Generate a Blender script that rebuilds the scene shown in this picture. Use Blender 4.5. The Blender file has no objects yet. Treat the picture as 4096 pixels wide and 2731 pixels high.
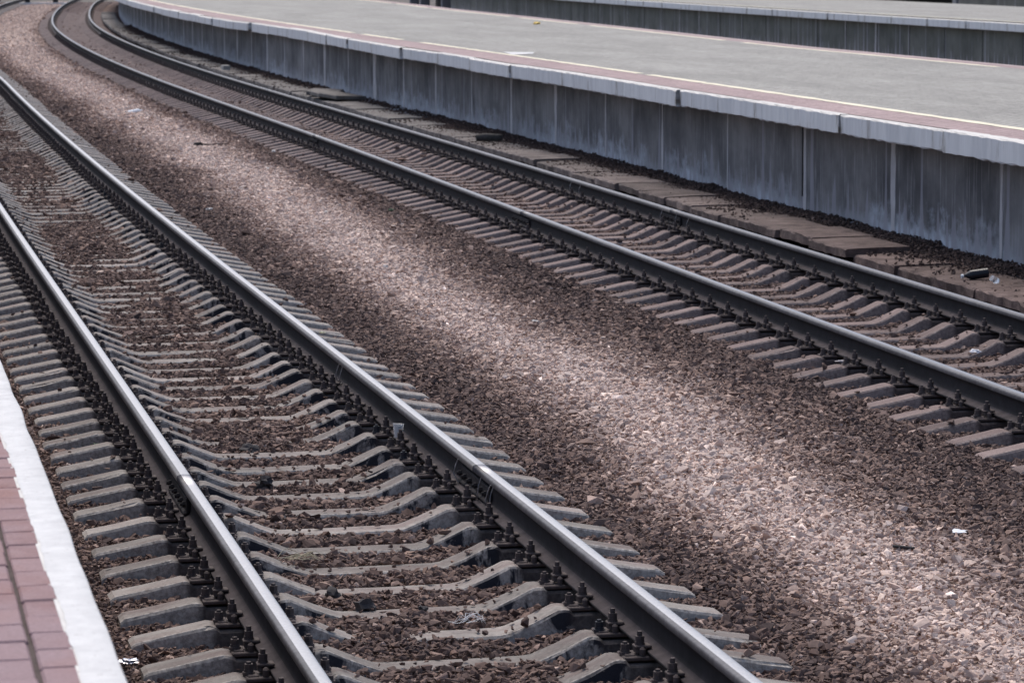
import bpy, bmesh, math, random
import numpy as np
from mathutils import Matrix, Vector, noise as mnoise
random.seed(7); RNG = np.random.default_rng(11)
SC = bpy.context.scene; COL = SC.collection

# ------------------------------------------------------------ camera, sky, sun, exposure
cd = bpy.data.cameras.new('camera'); cam = bpy.data.objects.new('camera', cd); COL.objects.link(cam)
PITCH, ROLL, CAMH = 0.1205, -0.0059, 2.7508
cd.sensor_width = 36.0; cd.lens = 12900.0 / 4096.0 * 36.0
cd.clip_start = 0.5; cd.clip_end = 6000
F = Vector((0, math.cos(PITCH), -math.sin(PITCH))); U0 = Vector((0, math.sin(PITCH), math.cos(PITCH))); R0 = Vector((1, 0, 0))
R = R0 * math.cos(ROLL) + U0 * math.sin(ROLL); U = -R0 * math.sin(ROLL) + U0 * math.cos(ROLL)
m = Matrix((R, U, -F)).transposed().to_4x4(); m.translation = (0, 0, CAMH); cam.matrix_world = m
cd.dof.use_dof = True; cd.dof.focus_distance = 17.5; cd.dof.aperture_fstop = 9.0
SC.camera = cam
SUN_EL, SUN_AZ = 60.0, -18.0          # degrees; azimuth from +Y towards +X
world = bpy.data.worlds.new('World'); SC.world = world; world.use_nodes = True
nt = world.node_tree; bg = nt.nodes['Background']
sky = nt.nodes.new('ShaderNodeTexSky'); sky.sky_type = 'NISHITA'; sky.sun_disc = False
sky.sun_elevation = math.radians(SUN_EL); sky.sun_rotation = math.radians(SUN_AZ)
sky.air_density = 1.0; sky.dust_density = 3.0; sky.ozone_density = 1.0
nt.links.new(sky.outputs[0], bg.inputs[0]); bg.inputs[1].default_value = 0.115
sd = bpy.data.lights.new('sun', 'SUN'); sd.energy = 1.5; sd.angle = math.radians(28); sd.color = (1.0, 0.94, 0.87)
sun = bpy.data.objects.new('sun', sd); COL.objects.link(sun)
_e, _a = math.radians(SUN_EL), math.radians(SUN_AZ)
sun.rotation_euler = Vector((math.cos(_e) * math.sin(_a), math.cos(_e) * math.cos(_a), math.sin(_e))).to_track_quat('Z', 'Y').to_euler()
SC.view_settings.view_transform = 'Standard'; SC.view_settings.look = 'None'
SC.view_settings.gamma = 1.0; SC.view_settings.use_curve_mapping = False; SC.view_settings.exposure = 0.54

# ------------------------------------------------------------ helpers: objects
def tag(o, label=None, cat=None, group=None, kind=None):
    if label: o['label'] = label
    if cat: o['category'] = cat
    if group: o['group'] = group
    if kind: o['kind'] = kind
    return o
def link(name, me, parent=None, loc=None, rot=None):
    o = bpy.data.objects.new(name, me); COL.objects.link(o)
    if parent: o.parent = parent
    if loc is not None: o.location = loc
    if rot is not None: o.rotation_euler = rot
    return o
def mesh(name, V, Fc, mats, mi=None, smooth=False, uv=None):
    me = bpy.data.meshes.new(name); me.from_pydata([tuple(v) for v in V], [], Fc)
    for mt in (mats if isinstance(mats, (list, tuple)) else [mats]): me.materials.append(mt)
    if mi is not None: me.polygons.foreach_set('material_index', np.asarray(mi, np.int32))
    if smooth is True: me.polygons.foreach_set('use_smooth', np.ones(len(me.polygons), bool))
    elif smooth is not False: me.polygons.foreach_set('use_smooth', np.asarray(smooth, bool))
    if uv is not None:
        l = me.uv_layers.new(name='UVMap'); li = np.empty(len(me.loops), np.int32); me.loops.foreach_get('vertex_index', li)
        l.data.foreach_set('uv', np.asarray(uv, np.float32)[li].ravel())
    me.update(); return me
def from_bm(name, bm, mats, smooth=False):
    me = bpy.data.meshes.new(name)
    bmesh.ops.recalc_face_normals(bm, faces=bm.faces)
    if smooth:
        for f in bm.faces: f.smooth = True
    bm.to_mesh(me); bm.free()
    for mt in (mats if isinstance(mats, (list, tuple)) else [mats]): me.materials.append(mt)
    return me
def bx(bm, c, s, rz=0.0, bev=0.0, mi=0, rx=0.0, ry=0.0):
    M = Matrix.Translation(c) @ Matrix.Rotation(rz, 4, 'Z') @ Matrix.Rotation(rx, 4, 'X') @ Matrix.Rotation(ry, 4, 'Y') @ Matrix.Diagonal((s[0], s[1], s[2], 1))
    r = bmesh.ops.create_cube(bm, size=1.0, matrix=M); vs = r['verts']
    fs = {f for v in vs for f in v.link_faces}
    for f in fs: f.material_index = mi
    if bev: bmesh.ops.bevel(bm, geom=list({e for v in vs for e in v.link_edges}), offset=bev, segments=1, affect='EDGES')
def cyl(bm, c, r1, r2, h, n=8, mi=0, rot=None):
    M = Matrix.Translation(c)
    if rot is not None: M = M @ rot
    r = bmesh.ops.create_cone(bm, cap_ends=True, segments=n, radius1=r1, radius2=r2, depth=h, matrix=M)
    for v in r['verts']:
        for f in v.link_faces: f.material_index = mi
def tube(pts, r, n=5):
    V = []; Fc = []; pts = [Vector(q) for q in pts]
    for i, q in enumerate(pts):
        t = (pts[min(i + 1, len(pts) - 1)] - pts[max(i - 1, 0)]).normalized()
        a = t.cross(Vector((0.3, 0.2, 1))).normalized(); b = t.cross(a)
        rr = r[i] if isinstance(r, (list, tuple)) else r
        for k in range(n):
            w = 2 * math.pi * k / n; V.append(q + (a * math.cos(w) + b * math.sin(w)) * rr)
    for i in range(len(pts) - 1):
        for k in range(n): Fc.append((i * n + k, i * n + (k + 1) % n, (i + 1) * n + (k + 1) % n, (i + 1) * n + k))
    Fc.append(tuple(range(n))); Fc.append(tuple((len(pts) - 1) * n + k for k in range(n)))
    return V, Fc

# ------------------------------------------------------------ helpers: materials
def mat(name, rough=0.85, metal=0.0, spec=0.3):
    mt = bpy.data.materials.new(name); mt.use_nodes = True; n = mt.node_tree
    b = n.nodes['Principled BSDF']; b.inputs['Roughness'].default_value = rough; b.inputs['Metallic'].default_value = metal
    b.inputs['Specular IOR Level'].default_value = spec
    return mt, n, b
def N(n, t, **kw):
    x = n.nodes.new(t)
    for k, v in kw.items(): setattr(x, k, v)
    return x
def noise(n, vec, scale, detail=4.0, rough=0.55, dist=0.0):
    x = N(n, 'ShaderNodeTexNoise'); x.inputs['Scale'].default_value = scale; x.inputs['Detail'].default_value = detail
    x.inputs['Roughness'].default_value = rough; x.inputs['Distortion'].default_value = dist
    if vec is not None: n.links.new(vec, x.inputs['Vector'])
    return x.outputs['Fac']
def ramp(n, fac, stops):
    x = N(n, 'ShaderNodeValToRGB'); e = x.color_ramp.elements
    while len(e) > 1: e.remove(e[-1])
    for i, (p, c) in enumerate(stops):
        el = e[0] if i == 0 else e.new(p)
        el.position = p; el.color = (c, c, c, 1) if isinstance(c, (int, float)) else (*c, 1)
    n.links.new(fac, x.inputs[0]); return x.outputs[0]
def mix(n, fac, a, b, mode='MIX'):
    x = N(n, 'ShaderNodeMix', data_type='RGBA', blend_type=mode)
    for s, v in ((0, fac), (6, a), (7, b)):
        if isinstance(v, (int, float)): x.inputs[s].default_value = v if s == 0 else (v, v, v, 1)
        elif isinstance(v, (tuple, list)): x.inputs[s].default_value = (*v, 1)
        else: n.links.new(v, x.inputs[s])
    return x.outputs[2]
def mth(n, op, a, b=None, clamp=False):
    x = N(n, 'ShaderNodeMath', operation=op, use_clamp=clamp)
    for i, v in enumerate((a, b)):
        if v is None: continue
        if isinstance(v, (int, float)): x.inputs[i].default_value = v
        else: n.links.new(v, x.inputs[i])
    return x.outputs[0]
def mapping(n, vec, scale=(1, 1, 1), loc=(0, 0, 0)):
    x = N(n, 'ShaderNodeMapping'); x.inputs['Scale'].default_value = scale; x.inputs['Location'].default_value = loc
    n.links.new(vec, x.inputs[0]); return x.outputs[0]
def bump(n, b, h, strength=0.4, dist=0.01):
    x = N(n, 'ShaderNodeBump'); x.inputs['Strength'].default_value = strength; x.inputs['Distance'].default_value = dist
    n.links.new(h, x.inputs['Height']); n.links.new(x.outputs[0], b.inputs['Normal'])
def tc(n, out='Object'): return N(n, 'ShaderNodeTexCoord').outputs[out]
def objrand(n, vec=None):
    oi = N(n, 'ShaderNodeObjectInfo').outputs['Random']
    if vec is None: return oi
    c = N(n, 'ShaderNodeCombineXYZ')
    for i, k in enumerate((37.0, 71.0, 13.0)): n.links.new(mth(n, 'MULTIPLY', oi, k), c.inputs[i])
    x = N(n, 'ShaderNodeVectorMath', operation='ADD'); n.links.new(vec, x.inputs[0]); n.links.new(c.outputs[0], x.inputs[1])
    return x.outputs[0]

def simple(name, col, rough=0.8, metal=0.0, var=0.25, scale=30.0, bstr=0.0, spec=0.3):
    mt, n, b = mat(name, rough, metal, spec); v = tc(n)
    f = noise(n, v, scale)
    n.links.new(mix(n, ramp(n, f, [(0.3, 0.0), (0.7, 1.0)]), tuple(c * (1 - var) for c in col), tuple(min(1, c * (1 + var)) for c in col)), b.inputs['Base Color'])
    if bstr: bump(n, b, f, bstr, 0.004)
    return mt

def stone_mat(name, instancer=True):
    # tone 0..1 runs from oily brown near the rails to pale dusty pink stone on the trodden strip
    mt, n, b = mat(name, 0.9, 0.0, 0.2)
    at = 'INSTANCER' if instancer else 'GEOMETRY'
    tone = N(n, 'ShaderNodeAttribute', attribute_type=at, attribute_name='tone').outputs['Fac']
    hue = N(n, 'ShaderNodeAttribute', attribute_type=at, attribute_name='hue').outputs['Fac']
    base = ramp(n, tone, [(0.0, (0.062, 0.047, 0.046)), (0.25, (0.122, 0.090, 0.082)), (0.5, (0.232, 0.172, 0.150)), (0.75, (0.42, 0.335, 0.298)), (1.0, (0.64, 0.55, 0.505))])
    tint = ramp(n, hue, [(0.0, (0.72, 0.68, 0.68)), (0.3, (0.94, 0.90, 0.88)), (0.55, (1.05, 0.94, 0.88)), (0.8, (1.22, 1.12, 1.03)), (1.0, (2.3, 2.2, 2.1))])
    c = mix(n, 1.0, base, tint, 'MULTIPLY')
    g = noise(n, tc(n), 3.0 if instancer else 25.0, 3.0)
    c = mix(n, 1.0, c, ramp(n, g, [(0.25, 0.72), (0.75, 1.25)]), 'MULTIPLY')
    n.links.new(c, b.inputs['Base Color'])
    return mt, n, b
M_STONE = stone_mat('ballast_stone_material')[0]
M_GROUND, _n, _b = stone_mat('ballast_bed_material', False)
_p = N(_n, 'ShaderNodeNewGeometry').outputs['Position']
_v = N(_n, 'ShaderNodeTexVoronoi'); _v.inputs['Scale'].default_value = 24.0; _n.links.new(_p, _v.inputs['Vector'])
_v2 = noise(_n, _p, 6.0, 6.0, 0.7)
_old = _b.inputs['Base Color'].links[0].from_socket
_vc = N(_n, 'ShaderNodeSeparateColor'); _n.links.new(_v.outputs['Color'], _vc.inputs[0])
_c = mix(_n, 1.0, _old, ramp(_n, _vc.outputs[0], [(0.0, 0.62), (0.5, 0.95), (0.9, 1.2), (1.0, 1.7)]), 'MULTIPLY')
_c = mix(_n, 1.0, _c, ramp(_n, _v2, [(0.3, 0.72), (0.7, 1.2)]), 'MULTIPLY')
_n.links.new(_c, _b.inputs['Base Color'])
bump(_n, _b, _v.outputs['Distance'], 0.9, -0.03)

def concrete_sleeper(name, lo, hi, rust, stain_amt, edge):
    mt, n, b = mat(name, 0.9, 0.0, 0.25); v = tc(n); vr = objrand(n, v)
    big = noise(n, vr, 3.0, 5.0); fine = noise(n, vr, 45.0, 4.0, 0.7)
    c = mix(n, ramp(n, big, [(0.3, 0.0), (0.7, 1.0)]), lo, hi)
    c = mix(n, mth(n, 'MULTIPLY', ramp(n, noise(n, mapping(n, vr, (2, 8, 8)), 1.0, 4.0), [(0.4, 0.0), (0.65, 1.0)]), 0.7), c, rust)
    c = mix(n, 1.0, c, ramp(n, objrand(n), [(0.0, 0.72), (1.0, 1.22)]), 'MULTIPLY')
    # paler colour along the arrises
    arris_tone = N(n, 'ShaderNodeAttribute', attribute_type='GEOMETRY', attribute_name='arris_tone').outputs['Fac']
    c = mix(n, mth(n, 'MULTIPLY', arris_tone, ramp(n, fine, [(0.35, 0.25), (0.6, 1.0)])), c, edge)
    # oil spatter on the shoulders inside the rails
    sx = N(n, 'ShaderNodeSeparateXYZ'); n.links.new(v, sx.inputs[0]); ax = mth(n, 'ABSOLUTE', sx.outputs[0])
    zone = mth(n, 'MULTIPLY', ramp(n, ax, [(0.22, 0.05), (0.42, 1.0), (0.62, 1.0), (0.66, 0.5), (0.97, 0.3), (1.0, 0.05)]), stain_amt)
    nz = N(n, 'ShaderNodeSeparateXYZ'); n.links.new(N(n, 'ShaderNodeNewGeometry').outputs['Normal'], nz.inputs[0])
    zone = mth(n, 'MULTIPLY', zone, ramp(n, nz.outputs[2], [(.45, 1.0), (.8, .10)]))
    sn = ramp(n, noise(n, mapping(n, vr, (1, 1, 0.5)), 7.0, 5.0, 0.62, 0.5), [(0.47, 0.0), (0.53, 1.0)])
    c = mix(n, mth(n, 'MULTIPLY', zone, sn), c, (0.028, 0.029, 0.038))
    # brown dirt in the rail seats
    seat = ramp(n, ax, [(0.60, 0.0), (0.64, 1.0), (0.97, 1.0), (1.0, 0.0)])
    c = mix(n, mth(n, 'MULTIPLY', seat, 0.8), c, (0.045, 0.034, 0.034))
    c = mix(n, 1.0, c, ramp(n, fine, [(0.3, 0.8), (0.7, 1.15)]), 'MULTIPLY')
    n.links.new(c, b.inputs['Base Color']); bump(n, b, fine, 0.5, 0.004)
    return mt
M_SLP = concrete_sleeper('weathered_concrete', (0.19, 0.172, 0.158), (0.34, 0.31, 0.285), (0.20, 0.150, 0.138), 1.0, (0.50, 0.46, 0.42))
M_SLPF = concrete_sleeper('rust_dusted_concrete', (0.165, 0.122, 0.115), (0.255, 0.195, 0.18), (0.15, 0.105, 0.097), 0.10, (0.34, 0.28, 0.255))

def rust(name, col, sc=12.0, rough=0.85):
    mt, n, b = mat(name, rough, 0.0, 0.25); v = tc(n)
    f = noise(n, v, sc, 6.0, 0.65); g = noise(n, mapping(n, v, (1.2, 1.2, 1.2)), 0.8, 3.0)
    c = mix(n, ramp(n, f, [(0.3, 0.0), (0.7, 1.0)]), tuple(x * 0.65 for x in col), tuple(x * 1.35 for x in col))
    c = mix(n, 1.0, c, ramp(n, g, [(0.3, 0.8), (0.7, 1.25)]), 'MULTIPLY')
    n.links.new(c, b.inputs['Base Color']); bump(n, b, f, 0.4, 0.003); return mt
M_WEB = rust('rail_side_rust', (0.022, 0.0195, 0.022))
M_FOOT = rust('rail_foot_dust', (0.062, 0.050, 0.052))
M_FAST = rust('greasy_iron', (0.078, 0.062, 0.060), 30.0, 0.75)
M_FASTD = rust('dark_oily_iron', (0.030, 0.031, 0.038), 30.0, 0.5)
def railtop(name, col, rough, streak):
    mt, n, b = mat(name, rough, 0.85, 0.5); v = tc(n)
    f = noise(n, mapping(n, v, (45, 45, 45)), 1.0, 5.0, 0.6); g = noise(n, v, 70.0, 3.0)
    c = mix(n, ramp(n, f, [(0.3, 0.0), (0.7, 1.0)]), tuple(x * (1 - streak) for x in col), col)
    n.links.new(c, b.inputs['Base Color']); n.links.new(ramp(n, g, [(0.3, rough * 0.8), (0.7, rough * 1.25)]), b.inputs['Roughness']); return mt
M_TOP = railtop('polished_rail_steel', (0.40, 0.405, 0.43), 0.50, 0.16)
M_TOPF = railtop('worn_rail_steel', (0.24, 0.25, 0.28), 0.48, 0.25)
M_HSIDE = rust('rail_head_side', (0.115, 0.11, 0.115), 20.0, 0.5)

# ------------------------------------------------------------ track centre lines (clothoid-like, metres)
def curve(q, L, ds):
    s = np.arange(0, L, ds); K = np.linspace(0, L, len(q) - 3)
    k = np.interp(s, K, q[3:]); th = q[2] + np.r_[0, np.cumsum((k[1:] + k[:-1]) / 2 * ds)]
    x = q[0] + np.r_[0, np.cumsum(np.cos((th[1:] + th[:-1]) / 2) * ds)]; y = q[1] + np.r_[0, np.cumsum(np.sin((th[1:] + th[:-1]) / 2) * ds)]
    return np.c_[x, y], np.c_[np.cos(th), np.sin(th)]
DS = 0.05
PF, TF = curve([6.734853, 7.623312, 1.800998, -0.00169460, -0.00053638, 0.00084787, -0.00082860, -0.00101010, -0.00088280, -0.00134991, -0.00074816, -0.00041660, -0.00098818, -0.00163837], 200, DS)
PN0, TN0 = curve([1.134753, 6.907661, 1.771281, 0.00075651, 0.00026682, -0.00040740, -0.00042248, -0.00043691, -0.00045115], 66, DS)
class Axis:
    def __init__(s, P):
        # prolong backwards in a straight line by 8 m
        d = P[0] - P[10]; d /= np.hypot(*d); back = P[0] + d * np.arange(8.0, 0, -DS)[:, None]
        s.P = np.vstack([back, P]); T = np.gradient(s.P, axis=0); s.T = T / np.hypot(T[:, 0], T[:, 1])[:, None]
        s.s0 = -8.0; s.L = s.s0 + (len(s.P) - 1) * DS; s.S = s.s0 + np.arange(len(s.P)) * DS
        s.N = np.c_[s.T[:, 1], -s.T[:, 0]]                      # to the right of travel
    def at(s, S, o=0.0):
        S = np.asarray(S, float); x = np.interp(S, s.S, s.P[:, 0]); y = np.interp(S, s.S, s.P[:, 1])
        nx = np.interp(S, s.S, s.N[:, 0]); ny = np.interp(S, s.S, s.N[:, 1])
        return np.stack([x + nx * o, y + ny * o], -1)
    def head(s, S): return math.atan2(float(np.interp(S, s.S, s.T[:, 1])), float(np.interp(S, s.S, s.T[:, 0])))
    def so(s, Q):
        i = np.clip(np.searchsorted(s.P[:, 1], Q[:, 1]), 0, len(s.P) - 1)
        for _ in range(3):
            d = Q - s.P[i]; i = np.clip(i + np.round((d * s.T[i]).sum(1) / DS).astype(int), 0, len(s.P) - 1)
        d = Q - s.P[i]; return s.S[i] + (d * s.T[i]).sum(1), (d * s.N[i]).sum(1)
FAR = Axis(PF)
tail = FAR.at(np.arange(86, 200, DS), -4.97)
joinp = np.vstack([PN0, tail]); keep = np.r_[np.arange(0, len(PN0), 20), len(PN0) + np.arange(0, len(tail), 20)]
Q = joinp[keep]; cum = np.r_[0, np.cumsum(np.hypot(*np.diff(Q, axis=0).T))]
sN = np.arange(0, cum[-1], DS); Pn = np.c_[np.interp(sN, cum, Q[:, 0]), np.interp(sN, cum, Q[:, 1])]
kk = np.hanning(201); kk /= kk.sum(); sm = np.c_[np.convolve(np.pad(Pn[:, 0], 100, 'reflect', reflect_type='odd'), kk, 'valid'), np.convolve(np.pad(Pn[:, 1], 100, 'reflect', reflect_type='odd'), kk, 'valid')]
NEAR = Axis(sm)

# ------------------------------------------------------------ value noise and ballast surface
_tab = RNG.random((256, 256))
def vn(x, y):
    xi = np.floor(x).astype(int); yi = np.floor(y).astype(int); fx = x - xi; fy = y - yi; fx = fx * fx * (3 - 2 * fx); fy = fy * fy * (3 - 2 * fy)
    a = _tab[xi & 255, yi & 255]; b = _tab[(xi + 1) & 255, yi & 255]; c = _tab[xi & 255, (yi + 1) & 255]; d = _tab[(xi + 1) & 255, (yi + 1) & 255]
    return (a * (1 - fx) + b * fx) * (1 - fy) + (c * (1 - fx) + d * fx) * fy
def fbm(x, y): return (vn(x, y) * 0.5 + vn(x * 2.1 + 9, y * 2.1) * 0.3 + vn(x * 4.3, y * 4.3 + 5) * 0.2) - 0.5
def surf(X, Y, on, of, S):
    # height of the ballast: lower inside each track, a low crown between the tracks
    h = np.interp(on, [-2.6, -1.9, -1.38, -0.95, -.6, -0.35, 0.35, .6, 0.95, 1.34, 1.75, 2.4], [-.32, -.31, -.290, -.290, -.295, -.302, -.302, -.295, -.290, -.286, -.262, -.245])
    hf = np.interp(of, [-2.4, -1.7, -1.33, -0.95, -.6, -0.35, 0.35, .6, 0.95, 1.36, 1.7, 2.3], [-.245, -.256, -.275, -.288, -.30, -.325, -.325, -.30, -.285, -.28, -.26, -.24])
    w = np.clip((on - 2.3) / 0.6, 0, 1); h = h * (1 - w) + hf * w
    inside = np.exp(-(on / 0.75) ** 4); inside = inside * 1.0
    return h + fbm(X * 1.1, Y * 0.7) * (0.030 + 0.055 * inside) + fbm(X * 6, Y * 6) * 0.014
def tone(X, Y, on, of, S):
    D = on - of                                           # ~5.4 m between the two tracks
    c = np.interp(S, [5, 12, 20, 30, 45, 70, 120], [2.35, 2.4, 2.5, 2.75, 2.8, 2.6, 2.5]); w = np.interp(S, [5, 20, 60, 100, 150], [0.62, 0.66, 0.75, 0.85, 1.3])
    t = 0.32 + 0.66 * np.exp(-((on - c + fbm(X * .5, Y * .3) * .55) / w) ** 2) + fbm(X * .9, Y * .45) * 0.26 + np.interp(S, [20, 60, 110], [0, .08, .22])
    edge = np.minimum(np.abs(on - 1.5), np.abs(of + 1.5)); t -= 0.10 * np.exp(-(edge / 0.35) ** 2)
    t = np.where(np.abs(on) < 1.4, 0.33 + fbm(X, Y) * .22, t); t = np.where(on < -1.4, 0.20 + fbm(X, Y) * .2, t)
    t = np.where(of > -1.4, 0.29 + fbm(X, Y) * .22, t)
    t += np.interp(S, [60, 150], [0, 0.14])
    return np.clip(t, 0.02, 1)

gs = np.concatenate([np.arange(-6, 60, 0.3), np.arange(60, 199.5, 1.0)]); go = np.arange(-8.6, 2.75, 0.12)
G = np.array([FAR.at(gs, o) for o in go]).transpose(1, 0, 2); X = G[..., 0].ravel(); Y = G[..., 1].ravel()
on = NEAR.so(np.c_[X, Y])[1]; of = np.tile(go, len(gs)); Sg = np.repeat(gs, len(go))
Z = surf(X, Y, on, of, Sg); ni, nj = len(gs), len(go)
idx = np.arange(ni * nj).reshape(ni, nj); Fq = np.stack([idx[:-1, :-1], idx[:-1, 1:], idx[1:, 1:], idx[1:, :-1]], -1).reshape(-1, 4)
me = mesh('ballast_bed', np.c_[X, Y, Z - 0.012], Fq.tolist(), M_GROUND, smooth=True)
a = me.attributes.new('tone', 'FLOAT', 'POINT'); a.data.foreach_set('value', (tone(X, Y, on, of, Sg) * np.interp(Sg, [100, 150], [.9, .74])).astype(np.float32))
a = me.attributes.new('hue', 'FLOAT', 'POINT'); a.data.foreach_set('value', np.full(ni * nj, .45, np.float32))
tag(link('ballast_bed', me), 'reddish brown crushed stone bed under and between the curving tracks', kind='structure')
M_EARTH = simple('earth', (0.13, 0.115, 0.105), 0.95, 0, 0.35, 0.6)
me = mesh('ground', [(-2500, -300, -.62), (2500, -300, -.62), (2500, 4500, -.62), (-2500, 4500, -.62)], [(0, 1, 2, 3)], M_EARTH)
tag(link('ground', me), 'flat brown earth stretching away beyond the station platforms', kind='structure')

# ------------------------------------------------------------ sleepers
SLEEPER_S = {'near': [6.4, 6.9, 7.47, 8.0, 8.55, 9.08, 9.64, 10.2, 10.75, 11.3, 11.82, 12.3, 12.83, 13.36, 13.88, 14.4, 14.92, 15.45, 15.98, 16.48, 17.0, 17.55, 18.08, 18.62, 19.22, 19.82, 20.35],
             'far': [13.05, 13.6, 14.15, 14.7, 15.2, 15.73, 16.28, 16.83, 17.4, 17.95, 18.5, 19.07, 19.6, 20.15, 20.7, 21.23, 21.8, 22.4, 22.95]}
for k, (a0, a1) in {'near': (2.4, 193.0), 'far': (8.6, 194.0)}.items():
    l = list(SLEEPER_S[k])
    while l[0] - .545 > a0: l.insert(0, l[0] - .545 + random.uniform(-.012, .012))
    while l[-1] + .545 < a1: l.append(l[-1] + .545 + random.uniform(-.022, .022))
    SLEEPER_S[k] = l
PROF_X = [-1.35, -1.33, -1.18, -1.03, -1.005, -.975, -.955, -.64, -.62, -.595, -.57, -.46, -.35, -.31, -.15, 0]
PROF_Z = [-.262, -.248, -.222, -.193, -.190, -.194, -.213, -.213, -.194, -.190, -.193, -.243, -.286, -.292, -.294, -.294]
PX = np.array(PROF_X + [-x for x in PROF_X[-2::-1]]); PZ = np.array(PROF_Z + PROF_Z[-2::-1])
def sleeper_top(o): return np.interp(o, PX, PZ)
def sleeper_mesh(name, m, seed, lod=0):
    rr = random.Random(seed); V = []; arris_tone = []
    px, pz = (PX, PZ) if lod == 0 else (PX[[0, 2, 4, 6, 7, 9, 12, 15, 18, 21, 23, 24, 26, 28, 30]], PZ[[0, 2, 4, 6, 7, 9, 12, 15, 18, 21, 23, 24, 26, 28, 30]])
    for x, z in zip(px, pz):
        tw = 0.083 + 0.006 * math.cos(x * 3); bw = tw + 0.042
        j = lambda a: rr.uniform(-a, a) if lod == 0 else 0
        zz = z + j(.0015)
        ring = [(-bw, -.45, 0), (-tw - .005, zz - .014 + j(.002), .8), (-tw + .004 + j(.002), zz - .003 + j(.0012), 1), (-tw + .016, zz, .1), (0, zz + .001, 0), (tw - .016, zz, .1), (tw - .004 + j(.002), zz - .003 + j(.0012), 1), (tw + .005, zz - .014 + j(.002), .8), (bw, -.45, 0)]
        if lod == 0:
            for q in (2, 6):
                if rr.random() < .03:
                    y, zv, w = ring[q]; ring[q] = (y * (1 - rr.uniform(.08, .20)), zv - rr.uniform(.002, .005), 1)
        for y, zv, w in ring: V.append((x + j(.002), y, zv)); arris_tone.append(w)
    n = 9; k = len(px); Fc = []
    for i in range(k - 1):
        for q in range(n - 1): Fc.append((i * n + q, (i + 1) * n + q, (i + 1) * n + q + 1, i * n + q + 1))
    Fc.append(tuple(range(n))); Fc.append(tuple((k - 1) * n + q for q in range(n))[::-1])
    me = mesh(name, V, Fc, m, smooth=False)
    a = me.attributes.new('arris_tone', 'FLOAT', 'POINT'); a.data.foreach_set('value', arris_tone); return me

# rail fastening pieces, built around the rail centre at x = 0; side = +1 towards +x
def plate_bm():
    bm = bmesh.new(); bx(bm, (0, 0, -.196), (.355, .145, .018), bev=.004)
    for s in (-1, 1):
        for y in (-.048, .048):                                 # cast ribs holding the foot
            bx(bm, (s * .094, y, -.172), (.026, .034, .045), bev=.009)
        bx(bm, (s * .145, 0, -.186), (.045, .10, .012), bev=.004)
    return bm
def clamp_bm(sd):
    bm = bmesh.new(); x = sd * .098
    bx(bm, (sd * .088, 0, -.151), (.072, .062, .014), bev=.004)
    bx(bm, (sd * .112, 0, -.166), (.018, .058, .026), bev=.004)
    cyl(bm, (x, 0, -.141), .023, .022, .008, 10); cyl(bm, (x + .001, .001, -.133), .0205, .0205, .006, 10)
    cyl(bm, (x, 0, -.119), .0205, .0205, .024, 6); cyl(bm, (x, 0, -.098), .0115, .011, .022, 8)
    return bm
def anchor_bm(sd):
    bm = bmesh.new(); x = sd * .158
    cyl(bm, (x, 0, -.180), .027, .026, .012, 10); cyl(bm, (x, 0, -.169), .021, .020, .010, 10)
    cyl(bm, (x, 0, -.153), .0195, .0195, .024, 6); cyl(bm, (x, 0, -.137), .0115, .010, .010, 8); return bm
ME_PLATE = from_bm('base_plate', plate_bm(), M_FAST)
ME_CL = {s: from_bm('clamp', clamp_bm(s), M_FAST) for s in (-1, 1)}
ME_AN = {s: from_bm('anchor_bolt', anchor_bm(s), M_FAST) for s in (-1, 1)}
ME_AND = {s: from_bm('anchor_bolt', anchor_bm(s), M_FASTD) for s in (-1, 1)}
bm = bmesh.new()
bx(bm, (0, 0, -.196), (.355, .145, .018))
for s in (-1, 1):
    bx(bm, (s * .094, 0, -.168), (.04, .12, .035)); bx(bm, (s * .098, 0, -.125), (.036, .036, .07)); bx(bm, (s * .150, 0, -.165), (.04, .04, .04))
ME_FASTLOD = from_bm('fastening', bm, M_FAST)

# rail profile (x, z) with material index of the strip that starts at each vertex
RAILP = [(-.0355, -.0085, 2), (-.0315, -.0050, 2), (-.023, -.0020, 2), (-.015, -.0006, 0), (0, .0004, 0), (.015, -.0002, 0), (.026, -.0012, 0), (.0335, -.0035, 2), (.0368, -.0075, 2), (.0375, -.034, 1), (.030, -.042, 1), (.013, -.052, 1), (.009, -.075, 1),
         (.009, -.125, 1), (.016, -.146, 3), (.035, -.157, 3), (.074, -.167, 3), (.075, -.180, 1), (-.075, -.180, 1), (-.074, -.167, 3), (-.035, -.157, 3), (-.016, -.146, 1), (-.009, -.125, 1), (-.009, -.075, 1), (-.013, -.052, 1), (-.030, -.042, 1), (-.0375, -.034, 2), (-.0370, -.016, 2)]
def rail_mesh(name, ax, off, s0, s1, top):
    S = np.arange(s0, s1, 0.5 if s0 < 60 else 1.0); S = np.r_[S, s1] if s1 - S[-1] > 0.05 else S
    A = ax.at(S, off); NN = np.stack([np.interp(S, ax.S, ax.N[:, 0]), np.interp(S, ax.S, ax.N[:, 1])], -1)
    P = RAILP; n = len(P); V = []
    for a, nn in zip(A, NN):
        for x, z, _ in P: V.append((a[0] + nn[0] * x, a[1] + nn[1] * x, z))
    Fc = []; mi = []; sf = []
    for i in range(len(S) - 1):
        for k in range(n):
            k2 = (k + 1) % n; Fc.append((i * n + k, i * n + k2, (i + 1) * n + k2, (i + 1) * n + k)); mi.append(P[k][2]); sf.append(True)
    Fc.append(tuple(range(n))); Fc.append(tuple((len(S) - 1) * n + k for k in range(n))[::-1]); mi += [1, 1]; sf += [False, False]
    return mesh(name, V, Fc, [top, M_WEB, M_HSIDE, M_FOOT], mi, sf)
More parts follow.
